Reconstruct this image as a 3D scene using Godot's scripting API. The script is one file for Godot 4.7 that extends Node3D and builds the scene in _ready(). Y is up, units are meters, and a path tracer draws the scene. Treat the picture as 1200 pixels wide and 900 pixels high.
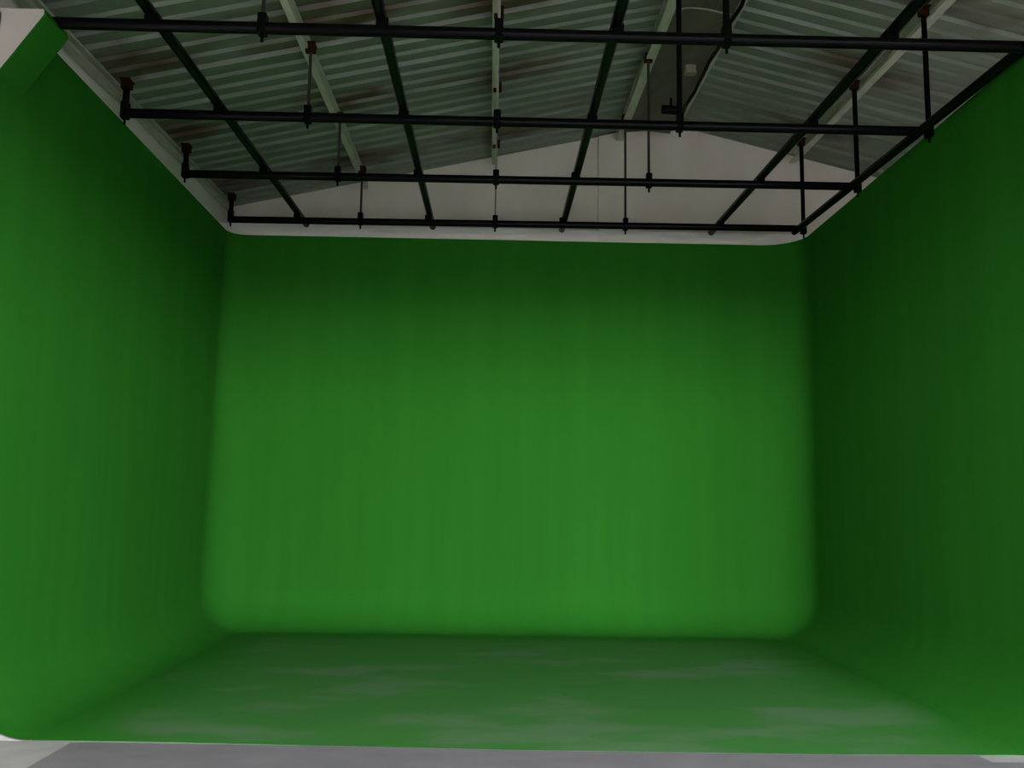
extends Node3D
# A green cyclorama stage inside a gabled steel hall. Metres, y up, the camera looks along -z.

const XL := -3.79        # inner face of the green left wall
const XR := 4.40         # inner face of the green right wall
const ZB := -13.2        # inner face of the green back wall
const ZL := -7.02        # front end of the left wall
const ZR := -6.84        # front end of the right wall
const TOP := 5.51        # height of the green walls
const COVE := 0.55       # radius of coves and rounded corners
const THICK := 0.12
const GABLE := -13.7     # inner face of the rear gable wall
const FRONT := 3.2       # front of the hall, open to the yard

var rust_spots := []     # [x, z, reach]
var mat := {}


func _ready() -> void:
	# ---- camera
	var cam := Camera3D.new()
	cam.name = "camera"
	cam.fov = 2.0 * rad_to_deg(atan(450.0 / 1100.0))
	cam.position = Vector3(0, 1.7, 0)
	cam.basis = Basis(Vector3.UP, -24.0 / 1100.0) * Basis(Vector3.RIGHT, 0.129) * Basis(Vector3.BACK, 0.0141)
	cam.near = 0.05
	cam.far = 200.0
	add_child(cam)
	cam.current = true
	# ---- overcast sky and exposure: daylight comes in through the open front of the hall
	var sky_mat := ProceduralSkyMaterial.new()
	sky_mat.sky_top_color = Color(0.93, 0.96, 1.0)
	sky_mat.sky_horizon_color = Color(1.0, 0.99, 0.97)
	sky_mat.ground_horizon_color = Color(0.55, 0.54, 0.52)
	sky_mat.ground_bottom_color = Color(0.45, 0.44, 0.42)
	sky_mat.sky_energy_multiplier = 1.0
	var sky := Sky.new()
	sky.sky_material = sky_mat
	var env := Environment.new()
	env.background_mode = Environment.BG_SKY
	env.sky = sky
	env.tonemap_mode = Environment.TONE_MAPPER_LINEAR
	env.tonemap_exposure = 54.0
	env.sdfgi_enabled = true
	env.ssao_enabled = true
	env.ssil_enabled = true
	var we := WorldEnvironment.new()
	we.name = "world_environment"
	we.environment = env
	add_child(we)

	make_materials()
	build_stage()
	build_hall()
	build_roof()
	build_purlins()
	build_grid()
	build_ridge_clutter()


# ------------------------------------------------------------------ helpers
func start(flat := false) -> SurfaceTool:
	var st := SurfaceTool.new()
	st.begin(Mesh.PRIMITIVE_TRIANGLES)
	st.set_smooth_group(-1 if flat else 0)
	return st


func quad(st: SurfaceTool, a: Vector3, b: Vector3, c: Vector3, d: Vector3) -> void:
	for v in [a, b, c, a, c, d]:
		st.add_vertex(v)


func box(st: SurfaceTool, lo: Vector3, hi: Vector3) -> void:
	var p := func(i: int, j: int, k: int) -> Vector3: return Vector3(hi.x if i else lo.x, hi.y if j else lo.y, hi.z if k else lo.z)
	quad(st, p.call(0, 0, 1), p.call(0, 1, 1), p.call(1, 1, 1), p.call(1, 0, 1))
	quad(st, p.call(1, 0, 0), p.call(1, 1, 0), p.call(0, 1, 0), p.call(0, 0, 0))
	quad(st, p.call(0, 0, 0), p.call(0, 1, 0), p.call(0, 1, 1), p.call(0, 0, 1))
	quad(st, p.call(1, 0, 1), p.call(1, 1, 1), p.call(1, 1, 0), p.call(1, 0, 0))
	quad(st, p.call(0, 1, 1), p.call(0, 1, 0), p.call(1, 1, 0), p.call(1, 1, 1))
	quad(st, p.call(0, 0, 0), p.call(0, 0, 1), p.call(1, 0, 1), p.call(1, 0, 0))


# a polygon in (u, v) swept from w0 to w1; place maps (u, v, w) to a point
func prism(st: SurfaceTool, poly: PackedVector2Array, w0: float, w1: float, place: Callable) -> void:
	var tris := Geometry2D.triangulate_polygon(poly)
	for i in range(0, tris.size(), 3):
		for k in [0, 1, 2]:
			st.add_vertex(place.call(poly[tris[i + k]].x, poly[tris[i + k]].y, w1))
		for k in [2, 1, 0]:
			st.add_vertex(place.call(poly[tris[i + k]].x, poly[tris[i + k]].y, w0))
	for i in poly.size():
		var a := poly[i]
		var b := poly[(i + 1) % poly.size()]
		quad(st, place.call(a.x, a.y, w0), place.call(b.x, b.y, w0), place.call(b.x, b.y, w1), place.call(a.x, a.y, w1))


# a round bar along a polyline, with flat ends
func tube(st: SurfaceTool, path: Array, r: float, sides := 14) -> void:
	var rings := []
	for i in path.size():
		var dir: Vector3 = (path[mini(i + 1, path.size() - 1)] - path[maxi(i - 1, 0)]).normalized()
		var side: Vector3 = dir.cross(Vector3(0, 0, 1) if absf(dir.z) < 0.7 else Vector3.UP).normalized()
		var up: Vector3 = side.cross(dir)
		var ring := []
		for k in sides:
			var t := TAU * k / sides
			ring.append(path[i] + (side * cos(t) + up * sin(t)) * r)
		rings.append(ring)
	st.set_smooth_group(0)
	for i in rings.size() - 1:
		for k in sides:
			var n := (k + 1) % sides
			quad(st, rings[i][k], rings[i + 1][k], rings[i + 1][n], rings[i][n])
	st.set_smooth_group(-1)
	for k in range(1, sides - 1):
		for v in [rings[0][0], rings[0][k], rings[0][k + 1]]:
			st.add_vertex(v)
		for v in [rings[-1][0], rings[-1][k + 1], rings[-1][k]]:
			st.add_vertex(v)


func done(st: SurfaceTool, m: Material) -> ArrayMesh:
	st.generate_normals()
	st.set_material(m)
	return st.commit()


func put(called: String, mesh: Mesh, parent: Node = self, at := Vector3.ZERO) -> MeshInstance3D:
	var o := MeshInstance3D.new()
	o.name = called
	o.mesh = mesh
	o.cast_shadow = GeometryInstance3D.SHADOW_CASTING_SETTING_ON
	parent.add_child(o, true)
	o.position = at
	return o


func structure(o: Node3D, label := "", category := "") -> Node3D:
	o.set_meta("kind", "structure")
	if label:
		o.set_meta("label", label)
		o.set_meta("category", category)
	return o


func thing(o: Node3D, label: String, category: String, group := "") -> Node3D:
	o.set_meta("label", label)
	o.set_meta("category", category)
	if group:
		o.set_meta("group", group)
	return o


func holder(called: String, at := Vector3.ZERO) -> Node3D:
	var o := Node3D.new()
	o.name = called
	add_child(o, true)
	o.position = at
	return o


# ------------------------------------------------------------------ materials
func noise_tex(seed_: int, freq: float, ramp: Array, octaves := 4, size := 512) -> NoiseTexture2D:
	var n := FastNoiseLite.new()
	n.seed = seed_
	n.noise_type = FastNoiseLite.TYPE_SIMPLEX_SMOOTH
	n.frequency = freq
	n.fractal_octaves = octaves
	var g := Gradient.new()
	g.offsets = PackedFloat32Array(ramp.map(func(a): return a[0]))
	g.colors = PackedColorArray(ramp.map(func(a): return a[1]))
	var t := NoiseTexture2D.new()
	t.width = size
	t.height = size
	t.seamless = true
	t.noise = n
	t.color_ramp = g
	return t


func lin(r: float, g: float, b: float) -> Color:
	return Color(r, g, b).linear_to_srgb()


func surface(tex: Texture2D, scale: Vector3, rough: float, spec := 0.5) -> StandardMaterial3D:
	var m := StandardMaterial3D.new()
	m.albedo_texture = tex
	m.uv1_triplanar = true
	m.uv1_world_triplanar = true
	m.uv1_scale = scale
	m.roughness = rough
	m.metallic_specular = spec
	return m


func plain(c: Color, rough: float, metal := 0.0) -> StandardMaterial3D:
	var m := StandardMaterial3D.new()
	m.albedo_color = c
	m.roughness = rough
	m.metallic = metal
	return m


func make_materials() -> void:
	# roller-painted chroma green: faint upright streaks
	mat.green = surface(noise_tex(3, 0.006, [[0.0, lin(0.0180, 0.127, 0.0115)], [0.5, lin(0.0195, 0.135, 0.0128)], [1.0, lin(0.0220, 0.144, 0.0145)]], 3, 1024), Vector3(0.4, 0.02, 0.4), 0.85, 0.1)
	mat.concrete = surface(noise_tex(11, 0.01, [[0.0, lin(0.265, 0.25, 0.24)], [0.5, lin(0.30, 0.284, 0.27)], [1.0, lin(0.335, 0.318, 0.30)]], 5), Vector3(0.5, 0.5, 0.5), 0.8)
	mat.grey_paint = surface(noise_tex(12, 0.009, [[0.0, lin(0.136, 0.122, 0.130)], [0.5, lin(0.154, 0.139, 0.148)], [1.0, lin(0.172, 0.156, 0.164)]], 5), Vector3(0.35, 0.5, 0.7), 0.7)
	mat.plaster = surface(noise_tex(15, 0.008, [[0.0, lin(0.68, 0.62, 0.53)], [0.5, lin(0.73, 0.67, 0.575)], [1.0, lin(0.78, 0.72, 0.63)]], 5), Vector3(0.3, 0.12, 0.3), 0.9, 0.2)
	mat.ledge = surface(noise_tex(16, 0.01, [[0.0, lin(0.86, 0.81, 0.75)], [1.0, lin(0.91, 0.86, 0.80)]], 4), Vector3(0.3, 0.3, 0.3), 0.85, 0.3)
	mat.haunch = surface(noise_tex(18, 0.008, [[0.0, lin(0.53, 0.485, 0.44)], [1.0, lin(0.61, 0.56, 0.515)]], 5), Vector3(0.4, 0.4, 0.4), 0.9, 0.2)
	mat.unseen_dark = surface(noise_tex(17, 0.01, [[0.0, lin(0.07, 0.065, 0.06)], [1.0, lin(0.11, 0.105, 0.10)]], 4), Vector3(0.3, 0.3, 0.3), 0.9, 0.2)
	var r := plain(Color.WHITE, 0.45, 0.2)
	r.vertex_color_use_as_albedo = true
	mat.sheet = r
	mat.purlin = surface(noise_tex(21, 0.02, [[0.0, lin(0.36, 0.37, 0.27)], [0.5, lin(0.46, 0.47, 0.36)], [1.0, lin(0.54, 0.54, 0.44)]], 4), Vector3(0.8, 0.8, 0.25), 0.5)
	mat.flashing = surface(noise_tex(22, 0.012, [[0.0, lin(0.07, 0.065, 0.045)], [1.0, lin(0.13, 0.12, 0.085)]], 4), Vector3(0.6, 0.6, 0.2), 0.6)
	mat.black = plain(lin(0.003, 0.003, 0.0034), 0.2)
	mat.black.metallic_specular = 0.18
	mat.rod = plain(lin(0.02, 0.017, 0.013), 0.6)
	mat.steel = plain(lin(0.22, 0.23, 0.17), 0.6)
	mat.rust = surface(noise_tex(31, 0.05, [[0.0, lin(0.008, 0.004, 0.002)], [0.5, lin(0.024, 0.009, 0.004)], [1.0, lin(0.06, 0.024, 0.009)]], 4, 256), Vector3(6, 6, 6), 0.9, 0.1)
	mat.pale = plain(lin(0.24, 0.22, 0.16), 0.6)


# ------------------------------------------------------------------ the green stage
# one stretch of coved wall: stations are [foot of wall (x, z), inward normal (x, z), top height, how far the foot moves with height]
func coved(stations: Array) -> ArrayMesh:
	var st := start()
	var cols := []
	for s in stations:
		var w: Vector2 = s[0]
		var n: Vector2 = s[1]
		var top: float = s[2]
		var col := []
		for i in 13:
			var t := i / 12.0 * PI / 2
			var off := COVE * (1.0 - sin(t))
			col.append(Vector3(w.x + n.x * off, COVE * (1.0 - cos(t)), w.y + n.y * off))
		for i in range(1, 13):
			col.append(Vector3(w.x, lerpf(COVE, top, i / 12.0), w.y))
		if s.size() > 3:
			for i in col.size():
				var move: Vector2 = s[3].call(col[i].y)
				col[i] += Vector3(move.x, 0, move.y)
		cols.append(col)
	for i in cols.size() - 1:
		for k in cols[i].size() - 1:
			quad(st, cols[i][k], cols[i][k + 1], cols[i + 1][k + 1], cols[i + 1][k])
	st.set_smooth_group(-1)
	for i in cols.size() - 1:
		var a: Vector3 = cols[i][-1]
		var b: Vector3 = cols[i + 1][-1]
		var na: Vector2 = stations[i][1]
		var nb: Vector2 = stations[i + 1][1]
		var ao: Vector3 = a - Vector3(na.x, 0, na.y) * THICK
		var bo: Vector3 = b - Vector3(nb.x, 0, nb.y) * THICK
		quad(st, a, ao, bo, b)
		quad(st, ao, Vector3(ao.x, -0.02, ao.z), Vector3(bo.x, -0.02, bo.z), bo)
	return done(st, mat.green)


# the left wall's front end leans forward a little above its cove
func lean(y: float) -> float:
	return 0.16 * smoothstep(0.4, 2.0, y)


# the left back corner is rounded less and less towards the top
func tighter(y: float) -> float:
	return lerpf(0.0, 0.30, clampf((y - COVE) / (TOP - COVE), 0.0, 1.0))


# the bare front end of a coved wall standing at x, its inner side towards s
func wall_end(x: float, s: float, z: float) -> ArrayMesh:
	var st := start(true)
	var poly := PackedVector2Array([Vector2(x - s * THICK, -0.003)])
	for i in 13:
		var t := i / 12.0 * PI / 2
		poly.append(Vector2(x + s * (COVE * (1.0 - sin(t)) - 0.001), COVE * (1.0 - cos(t)) - 0.001))
	for y in [0.9, 1.2, 1.6, 2.0, 5.39]:
		poly.append(Vector2(x - s * 0.001, y))
	for y in [5.39, 2.0, 1.6, 1.2, 0.9, 0.5, 0.25]:
		poly.append(Vector2(x - s * THICK, y))
	prism(st, poly, z - 0.02, z, func(u, v, w): return Vector3(u, v, w + (lean(v) if s > 0.0 else 0.0)))
	return done(st, mat.concrete)


func build_stage() -> void:
	var left := []
	for z in [ZL, -7.2, -7.8, -8.6, -9.6, -10.6, -11.6, ZB + COVE]:
		left.append([Vector2(XL, z), Vector2(1, 0), TOP])
	left[0][2] = 5.39
	left[0].append(func(y): return Vector2(0, lean(y)))
	left[-1].append(func(y): return Vector2(0, -tighter(y)))
	var back := []
	for i in 13:
		var t := i / 12.0 * PI / 2
		back.append([Vector2(XL + COVE - cos(t) * COVE, ZB + COVE - sin(t) * COVE), Vector2(cos(t), sin(t)), TOP, func(y): return Vector2(cos(t) - 1.0, sin(t) - 1.0) * tighter(y)])
	for i in range(1, 12):
		back.append([Vector2(lerpf(XL + COVE, XR - COVE, i / 12.0), ZB), Vector2(0, 1), TOP])
	for i in 13:
		var t := i / 12.0 * PI / 2
		back.append([Vector2(XR - COVE + sin(t) * COVE, ZB + COVE - cos(t) * COVE), Vector2(-sin(t), cos(t)), TOP])
	var right := []
	for i in 9:
		right.append([Vector2(XR, lerpf(ZB + COVE, ZR, i / 8.0)), Vector2(-1, 0), TOP])
	var wl := put("wall_left", coved(left))
	structure(wl, "green painted left wall of the coved stage with a slanted top corner", "wall")
	structure(put("wall_back", coved(back)), "green painted back wall of the coved stage with rounded corners", "wall")
	var wr := put("wall_right", coved(right))
	put("end_face", wall_end(XR, -1.0, ZR + 0.02), wr)
	structure(wr, "dark green painted right wall of the coved stage", "wall")
	put("end_face", wall_end(XL, 1.0, ZL + 0.02), wl)
	# the haunch that knees out from the top of the left wall's front end, its slanted underside green
	var st := start(true)
	var knee := PackedVector2Array([Vector2(-3.995, 5.42), Vector2(-3.475, 5.42), Vector2(-3.47, 5.375), Vector2(-3.84, 4.82), Vector2(-3.995, 4.82)])
	prism(st, knee, -7.22, -6.84, func(u, v, w): return Vector3(u, v, w))
	put("haunch", done(st, mat.haunch), wl)
	st = start(true)
	prism(st, PackedVector2Array([Vector2(-3.47, 5.42), Vector2(-3.455, 5.375), Vector2(-3.775, 4.895), Vector2(-3.84, 4.82), Vector2(-3.47, 5.375)]), -7.225, -6.838, func(u, v, w): return Vector3(u, v, w))
	put("haunch_soffit", done(st, mat.green), wl)
	# floor, its front edge not quite straight
	st = start(true)
	var edge := [Vector2(-3.24, -7.04), Vector2(-2.24, -7.01), Vector2(0.19, -6.87), Vector2(2.58, -6.82), Vector2(3.85, -6.85)]
	var poly := PackedVector2Array(edge)
	poly.append(Vector2(XR - COVE, ZB + COVE))
	poly.append(Vector2(XL + COVE, ZB + COVE))
	prism(st, poly, -0.012, 0.0, func(u, v, w): return Vector3(u, w, v))
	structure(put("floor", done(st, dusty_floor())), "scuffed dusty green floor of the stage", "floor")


# the same paint underfoot, with trodden dust in patches and drag streaks, cleaner along the coves
func dusty_floor() -> StandardMaterial3D:
	var n := 640
	var im := Image.create(n, n, false, Image.FORMAT_RGB8)
	var patch := FastNoiseLite.new()
	patch.seed = 61
	patch.frequency = 0.45
	patch.fractal_octaves = 5
	var streak := FastNoiseLite.new()
	streak.seed = 62
	streak.frequency = 1.0
	streak.fractal_octaves = 4
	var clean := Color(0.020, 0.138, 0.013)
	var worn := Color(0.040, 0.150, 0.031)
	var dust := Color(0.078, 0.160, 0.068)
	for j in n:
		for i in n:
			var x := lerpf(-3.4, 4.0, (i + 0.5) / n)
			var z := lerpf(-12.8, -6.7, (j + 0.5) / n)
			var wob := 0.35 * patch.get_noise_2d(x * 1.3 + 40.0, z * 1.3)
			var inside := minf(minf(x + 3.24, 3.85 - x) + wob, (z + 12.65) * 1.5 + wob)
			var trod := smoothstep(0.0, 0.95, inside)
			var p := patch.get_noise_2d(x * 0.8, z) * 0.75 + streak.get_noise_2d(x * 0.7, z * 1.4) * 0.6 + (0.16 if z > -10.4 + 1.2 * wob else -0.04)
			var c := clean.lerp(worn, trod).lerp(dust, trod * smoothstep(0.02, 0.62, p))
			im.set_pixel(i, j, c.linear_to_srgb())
	var m := StandardMaterial3D.new()
	m.albedo_texture = ImageTexture.create_from_image(im)
	m.uv1_triplanar = true
	m.uv1_world_triplanar = true
	m.uv1_scale = Vector3(1.0 / 7.4, 1.0, 1.0 / 6.1)
	m.uv1_offset = Vector3(3.4 / 7.4, 0, 12.8 / 6.1)
	m.roughness = 0.75
	m.metallic_specular = 0.15
	return m


# ------------------------------------------------------------------ the hall around it
func left_slope(x: float, z: float) -> float:
	return 7.27 + 0.222 * (x - 1.42) - 0.033 * (z - GABLE)


func right_slope(x: float, z: float) -> float:
	return 7.39 - 0.245 * (x - 3.25) - 0.033 * (z - GABLE)


func roof_y(x: float, z: float) -> float:
	return minf(left_slope(x, z), right_slope(x, z))


func build_hall() -> void:
	# concrete floor of the hall and the yard outside
	var st := start(true)
	box(st, Vector3(-4.2, -0.2, GABLE - 0.2), Vector3(9.2, -0.006, FRONT))
	structure(put("floor_concrete", done(st, mat.concrete)), "pale concrete hall floor beside the stage", "floor")
	st = start(true)
	box(st, Vector3(-45, -0.25, FRONT), Vector3(45, -0.05, 60))
	structure(put("floor_yard", done(st, mat.unseen_dark)), "concrete yard outside the open hall front", "ground")
	st = start(true)
	prism(st, PackedVector2Array([Vector2(-2.93, -6.98), Vector2(3.475, -6.84), Vector2(3.485, -6.655), Vector2(8.9, -6.66), Vector2(8.9, 3.0), Vector2(-2.88, 3.0)]), -0.006, -0.002, func(u, v, w): return Vector3(u, w, v))
	structure(put("floor_paint", done(st, mat.grey_paint)), "grey painted floor in front of the green stage", "floor")
	# rear gable wall
	st = start(true)
	prism(st, PackedVector2Array([Vector2(-4.2, -0.02), Vector2(9.1, -0.02), Vector2(9.1, roof_y(9.1, GABLE)), Vector2(2.634, roof_y(2.634, GABLE)), Vector2(-4.2, roof_y(-4.2, GABLE))]), GABLE - 0.2, GABLE, func(u, v, w): return Vector3(u, v, w))
	structure(put("wall_gable", done(st, mat.plaster)), "cream plaster gable wall above the green back wall", "wall")
	st = start(true)
	box(st, Vector3(-4.0, 5.1, GABLE), Vector3(8.9, 5.725, GABLE + 0.36))
	box(st, Vector3(1.53, 5.1, GABLE + 0.36), Vector3(2.11, 5.735, GABLE + 0.375))
	structure(put("trim_1", done(st, mat.ledge)), "pale ledge along the foot of the cream gable wall", "ledge")
	st = start(true)
	prism(st, PackedVector2Array([Vector2(1.56, 5.725), Vector2(2.16, 5.725), Vector2(2.16, roof_y(2.16, GABLE) - 0.03), Vector2(1.56, roof_y(1.56, GABLE) - 0.03)]), GABLE, GABLE + 0.11, func(u, v, w): return Vector3(u, v, w))
	structure(put("trim_2", done(st, mat.plaster)), "cream pilaster on the gable wall", "pilaster")
	# left wall beside the stage, up to the eave
	st = start(true)
	var low := func(x: float, z: float) -> float: return roof_y(x, z)
	prism(st, PackedVector2Array([Vector2(GABLE, -0.02), Vector2(FRONT, -0.02), Vector2(FRONT, low.call(-4.2, FRONT)), Vector2(GABLE, low.call(-4.2, GABLE))]), -4.2, -4.0, func(u, v, w): return Vector3(w, v, u))
	structure(put("wall_eave", done(st, mat.ledge)), "cream plaster side wall rising behind the green left wall", "wall")
	st = start(true)
	prism(st, PackedVector2Array([Vector2(GABLE, -0.02), Vector2(FRONT, -0.02), Vector2(FRONT, low.call(9.1, FRONT)), Vector2(GABLE, low.call(9.1, GABLE))]), 8.9, 9.1, func(u, v, w): return Vector3(w, v, u))
	structure(put("wall_hall_right", done(st, mat.unseen_dark)))
	# front wall with a wide open doorway
	st = start(true)
	var place := func(u, v, w): return Vector3(u, v, w)
	var d0 := -1.1
	var d1 := 8.4
	var dh := 4.9
	prism(st, PackedVector2Array([Vector2(-4.2, -0.02), Vector2(d0, -0.02), Vector2(d0, low.call(d0, FRONT)), Vector2(-4.2, low.call(-4.2, FRONT))]), FRONT - 0.2, FRONT, place)
	prism(st, PackedVector2Array([Vector2(d1, -0.02), Vector2(9.1, -0.02), Vector2(9.1, low.call(9.1, FRONT)), Vector2(d1, low.call(d1, FRONT))]), FRONT - 0.2, FRONT, place)
	prism(st, PackedVector2Array([Vector2(d0, dh), Vector2(d1, dh), Vector2(d1, low.call(d1, FRONT)), Vector2(2.634, low.call(2.634, FRONT)), Vector2(d0, low.call(d0, FRONT))]), FRONT - 0.2, FRONT, place)
	structure(put("wall_front", done(st, mat.unseen_dark)))
	# unseen wall added across the yard to block low sky from the stage
	st = start(true)
	box(st, Vector3(-30, -0.05, FRONT + 4.0), Vector3(34, 3.0, FRONT + 4.3))
	structure(put("wall_yard_added", done(st, mat.unseen_dark)))


# ------------------------------------------------------------------ corrugated roof
func build_roof() -> void:
	for z in [-8.95, -10.79, -12.75]:
		for x in [-3.75, -1.8, 0.1, 4.45]:
			rust_spots.append([x, z + 0.05, 0.42 if z < -9 else 0.5])
	rust_spots.append([0.1, -8.7, 0.4])
	rust_spots.append([-1.75, -8.75, 0.55])
	var roof := holder("ceiling")
	structure(roof, "corrugated metal gable roof with rust stains seen from below", "roof")
	var grain := FastNoiseLite.new()
	grain.seed = 5
	grain.frequency = 0.9
	grain.fractal_octaves = 4
	var rng := RandomNumberGenerator.new()
	rng.seed = 41
	# rib profile over one pitch: [share of pitch, height]
	var rib := [[0.0, 0.0], [0.56, 0.0], [0.67, 0.032], [0.89, 0.032], [1.0, 0.0]]
	var pitch := 0.26
	for side in [0, 1]:
		var z := GABLE - 0.15
		while z < FRONT + 0.4:
			var st := start(true)
			var x0 := -4.45 if side == 0 else 2.634
			var x1 := 2.634 if side == 0 else 9.4
			var nx := 40 if z < -6.0 else 4
			var tone := rng.randf_range(0.9, 1.08)
			var lift := 0.0
			var pts := []
			for k in 3:
				for q in (4 if k < 2 else 5):
					pts.append([z + (k + rib[q][0]) * pitch, rib[q][1] * (1.3 if k == 2 else 1.0) + lift])
			for i in nx:
				for j in pts.size() - 1:
					var c := []
					for e in [[i, j], [i + 1, j], [i + 1, j + 1], [i, j + 1]]:
						var x := lerpf(x0, x1, e[0] / float(nx))
						var zz: float = pts[e[1]][0]
						var y: float = (left_slope(x, zz) if side == 0 else right_slope(x, zz)) + pts[e[1]][1]
						c.append(Vector3(x, y, zz))
					for e in [0, 1, 2, 0, 2, 3]:
						st.set_color(sheet_colour(c[e], tone, grain))
						st.add_vertex(c[e])
			put("roof_sheet", done(st, mat.sheet), roof)
			z += 3 * pitch


func sheet_colour(p: Vector3, tone: float, grain: FastNoiseLite) -> Color:
	var n := grain.get_noise_3d(p.x * 0.5, 0.0, p.z * 1.5)
	var base := Color(0.19, 0.225, 0.168) * (tone * (1.0 + 0.25 * n))
	var rust := 0.0
	for s in rust_spots:
		var d: float = Vector2((p.x - s[0]) * 0.55, (p.z - s[1]) * 1.1).length() / s[2]
		rust = maxf(rust, clampf(1.15 - d + 0.9 * grain.get_noise_3d(p.x * 2.0, 7.0, p.z * 4.0), 0.0, 1.0))
	var c := base.lerp(Color(0.062, 0.026, 0.009), rust * 0.95)
	c.a = 1.0
	return c


# ------------------------------------------------------------------ purlins
func build_purlins() -> void:
	# [x, which way the web faces, width, height, label]
	var rows := [
		[-3.90, 1, 0.08, 0.12, "pale steel purlin along the left eave, on the cream side wall"],
		[-1.93, -1, 0.07, 0.15, "pale green steel purlin halfway between the left eave and the middle one"],
		[-0.02, 1, 0.07, 0.15, "pale green steel purlin running straight back over the middle of the stage"],
		[1.87, -1, 0.11, 0.15, "broad pale green steel purlin along the left edge of the dark ridge strip"],
		[2.70, 1, 0.08, 0.15, "dull shadowed steel purlin along the right edge of the dark ridge strip"],
		[4.50, -1, 0.10, 0.16, "rust-stained pale steel purlin above the right wall"],
	]
	for r in rows:
		var x: float = r[0]
		var w: float = r[2]
		var h: float = r[3]
		var s: float = r[1]
		var t := 0.008
		# lipped C section, open side away from the web
		var sec := PackedVector2Array([Vector2(0, 0), Vector2(w, 0), Vector2(w, 0.025), Vector2(w - t, 0.025), Vector2(w - t, t), Vector2(t, t), Vector2(t, h - t), Vector2(w - t, h - t), Vector2(w - t, h - 0.025), Vector2(w, h - 0.025), Vector2(w, h), Vector2(0, h)])
		var st := start(true)
		prism(st, sec, GABLE + 0.13, FRONT - 0.4, func(u, v, z): return Vector3(s * (u - w / 2.0), v - h - roof_gap(x, w) + roof_y(x, z) - roof_y(x, 0.0), z))
		var o := put("roof_purlin", done(st, mat.purlin), self, Vector3(x, roof_y(x, 0.0), 0))
		thing(o, r[4], "purlin", "roof purlins")


func roof_gap(_x: float, w: float) -> float:
	return 0.245 * w / 2.0 + 0.003


# ------------------------------------------------------------------ black pipe grid
func grid_y(z: float) -> float:
	return 5.219 + 0.031 * -z


func build_grid() -> void:
	var r := 0.048
	var g := holder("lighting_grid", Vector3(0, grid_y(-10.0), -10.0))
	thing(g, "black pipe lighting grid hung on rods below the corrugated roof", "lighting grid")
	var base := -g.position
	var cross := [[-7.085, -3.68, 4.27, 0.0], [-8.95, -3.68, 4.27, 0.0], [-10.79, -3.70, 4.27, 0.03], [-12.75, -3.70, 4.27, 0.06]]
	for c in cross:
		var st := start()
		tube(st, [Vector3(c[1], grid_y(c[0]), c[0] - c[3]) + base, Vector3(c[2], grid_y(c[0]), c[0] + c[3]) + base], r, 18)
		put("cross_pipe", done(st, mat.black), g)
	for x in [[-2.75, -2.74], [-0.94, -0.90], [0.93, 0.99], [3.17, 3.19], [4.27, 4.265]]:
		var st := start()
		var z0 := -3.5
		var rise := 2 * r if x[0] < 4.0 else 0.0
		var z1 := -13.38 if x[0] < 4.0 else -12.86
		tube(st, [Vector3(x[0], grid_y(z0) + rise, z0) + base, Vector3(x[1], grid_y(z1) + rise, z1) + base], r, 18)
		put("long_pipe", done(st, mat.black), g)
	# couplers where pipes cross
	var cs := start(true)
	prism(cs, chamfered(0.05, 0.05, 0.015), -0.04, 0.05, func(u, v, w): return Vector3(u, w + r, v))
	var coupler := done(cs, mat.black)
	for c in cross:
		for x in [-2.745, -0.92, 0.96, 3.18]:
			put("coupler", coupler, g, Vector3(x, grid_y(c[0]), c[0]) + base)
	# hangers: [x, rod radius, material]
	var clamp_st := start(true)
	prism(clamp_st, chamfered(0.036, 0.05, 0.012), -0.052, 0.11, func(u, v, w): return Vector3(u, w, v))
	var clamp_mesh := done(clamp_st, mat.black)
	var bolt_st := start(true)
	tube(bolt_st, [Vector3(0, -0.05, 0), Vector3(0, -0.115, 0)], 0.013, 8)
	var bolt_mesh := done(bolt_st, mat.black)
	var clip_st := start(true)
	prism(clip_st, PackedVector2Array([Vector2(-0.075, 0.0), Vector2(0.075, 0.0), Vector2(0.075, 0.012), Vector2(0.03, 0.02), Vector2(0.03, 0.09), Vector2(-0.03, 0.09), Vector2(-0.03, 0.02), Vector2(-0.075, 0.012)]), -0.05, 0.05, func(u, v, w): return Vector3(w, -v, u))
	var clip_mesh := done(clip_st, mat.rust)
	var columns := [[-3.67, -3.86, 0.034, mat.black], [-1.87, -1.93, 0.016, mat.rod], [0.01, -0.02, 0.012, mat.steel], [1.84, 1.87, 0.017, mat.rod], [4.36, 4.50, 0.03, mat.black]]
	for col in columns:
		for c in cross:
			if col[0] < -3.0 and c[0] > -8.0:
				continue
			var x: float = col[0]
			var z: float = c[0]
			var head := roof_y(col[1], z) - 0.165
			var st := start()
			var y0 := grid_y(z)
			var rod_top := Vector3(0, head - y0, 0)
			var thick: bool = col[0] > 1.0 and z > -9.5
			tube(st, [Vector3(0, 0.1, 0), rod_top], 0.028 if thick else col[2], 10)
			var h := put("hanger_rod", done(st, mat.black if thick else col[3]), g, Vector3(x, y0, z) + base)
			put("pipe_clamp", clamp_mesh, h)
			put("bolt", bolt_mesh, h)
			put("purlin_clip", clip_mesh, h, rod_top + Vector3(0, 0.06, 0))


func chamfered(hx: float, hy: float, c: float) -> PackedVector2Array:
	return PackedVector2Array([Vector2(-hx + c, -hy), Vector2(hx - c, -hy), Vector2(hx, -hy + c), Vector2(hx, hy - c), Vector2(hx - c, hy), Vector2(-hx + c, hy), Vector2(-hx, hy - c), Vector2(-hx, -hy + c)])


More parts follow.
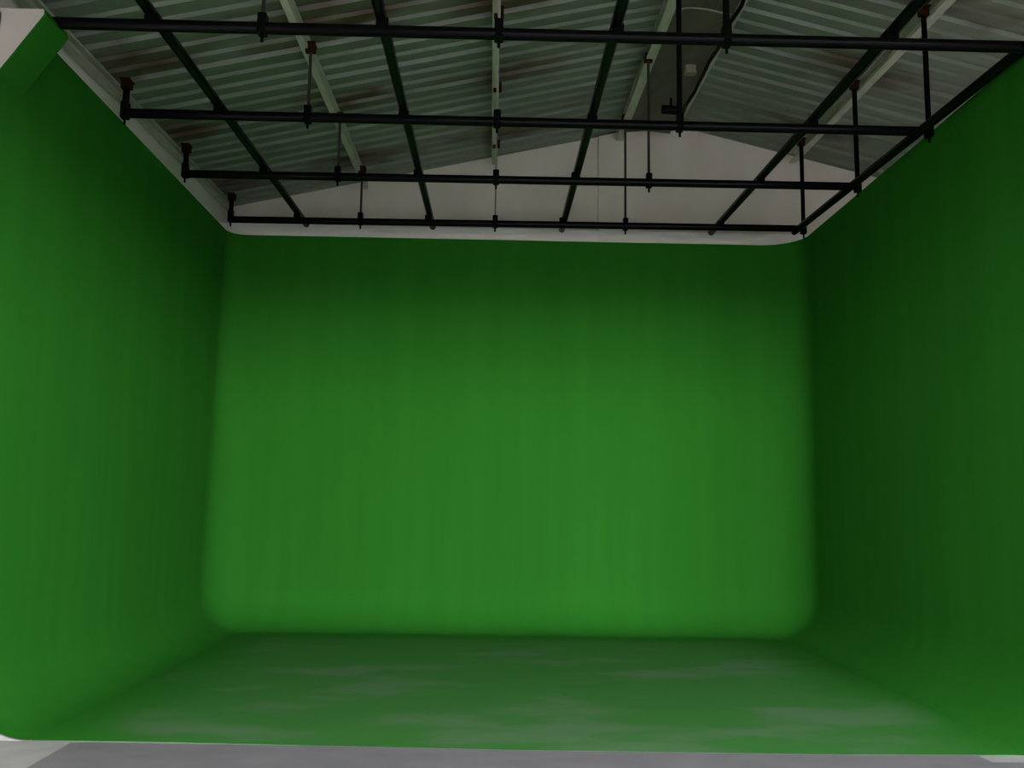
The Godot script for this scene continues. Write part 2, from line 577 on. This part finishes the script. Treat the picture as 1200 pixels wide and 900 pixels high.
# ------------------------------------------------------------------ ridge
func build_ridge_clutter() -> void:
	# dark folded flashing under the ridge
	var st := start(true)
	var fl := PackedVector2Array([Vector2(1.95, -0.03), Vector2(2.27, 0.0), Vector2(2.64, -0.035), Vector2(2.64, -0.027), Vector2(2.27, 0.008), Vector2(1.95, -0.022)])
	prism(st, fl, GABLE + 0.13, FRONT - 0.4, func(u, v, z): return Vector3(u, roof_y(1.95, z) - 0.02 + v, z))
	var o := put("ridge_flashing", done(st, mat.flashing))
	thing(o, "dark folded metal flashing strip under the roof ridge", "flashing")
	# cable bundle clipped to the right ridge purlin
	st = start()
	var path := []
	for i in 25:
		var z := lerpf(-12.9, -6.0, i / 24.0)
		path.append(Vector3(2.61 + 0.012 * sin(i * 1.7), roof_y(1.95, z) - 0.16 - 0.02 * sin(i * 2.3), z))
	tube(st, path, 0.025, 8)
	thing(put("cable_bundle", done(st, mat.black)), "black cable bundle along the dull ridge purlin", "cable")
	# small black spotlight
	var y := roof_y(1.95, -12.25) - 0.05
	var lamp := holder("spotlight", Vector3(2.4, y, -12.25))
	thing(lamp, "small black spotlight on a stalk under the dark ridge strip", "spotlight")
	st = start(true)
	tube(st, [Vector3(0, 0, 0), Vector3(0, -0.14, 0)], 0.018, 8)
	put("stalk", done(st, mat.black), lamp)
	st = start()
	tube(st, [Vector3(-0.12, -0.15, -0.03), Vector3(-0.06, -0.16, -0.01), Vector3(0.1, -0.19, 0.03)], 0.06, 14)
	put("housing", done(st, mat.black), lamp)
	# pale junction box
	y = roof_y(1.95, -11.2) - 0.05
	var jb := holder("junction_box", Vector3(2.44, y, -11.2))
	thing(jb, "pale electrical box fixed beside the dull ridge purlin", "electrical box")
	st = start(true)
	prism(st, chamfered(0.07, 0.05, 0.015), -0.10, -0.01, func(u, v, w): return Vector3(u, w, v))
	put("body", done(st, mat.pale), jb)
	st = start(true)
	prism(st, chamfered(0.075, 0.055, 0.015), -0.115, -0.10, func(u, v, w): return Vector3(u, w, v))
	put("lid", done(st, mat.pale), jb)
	# thin pale conduit bridging the ridge
	st = start()
	path = []
	for i in 13:
		var t := i / 12.0
		path.append(Vector3(lerpf(1.93, 2.565, t), roof_y(1.95, -9.65) - 0.17 + 0.07 * sin(PI * pow(t, 0.6)), -9.65))
	tube(st, path, 0.012, 8)
	thing(put("conduit", done(st, mat.pale)), "thin pale conduit bridging the two ridge purlins", "conduit")
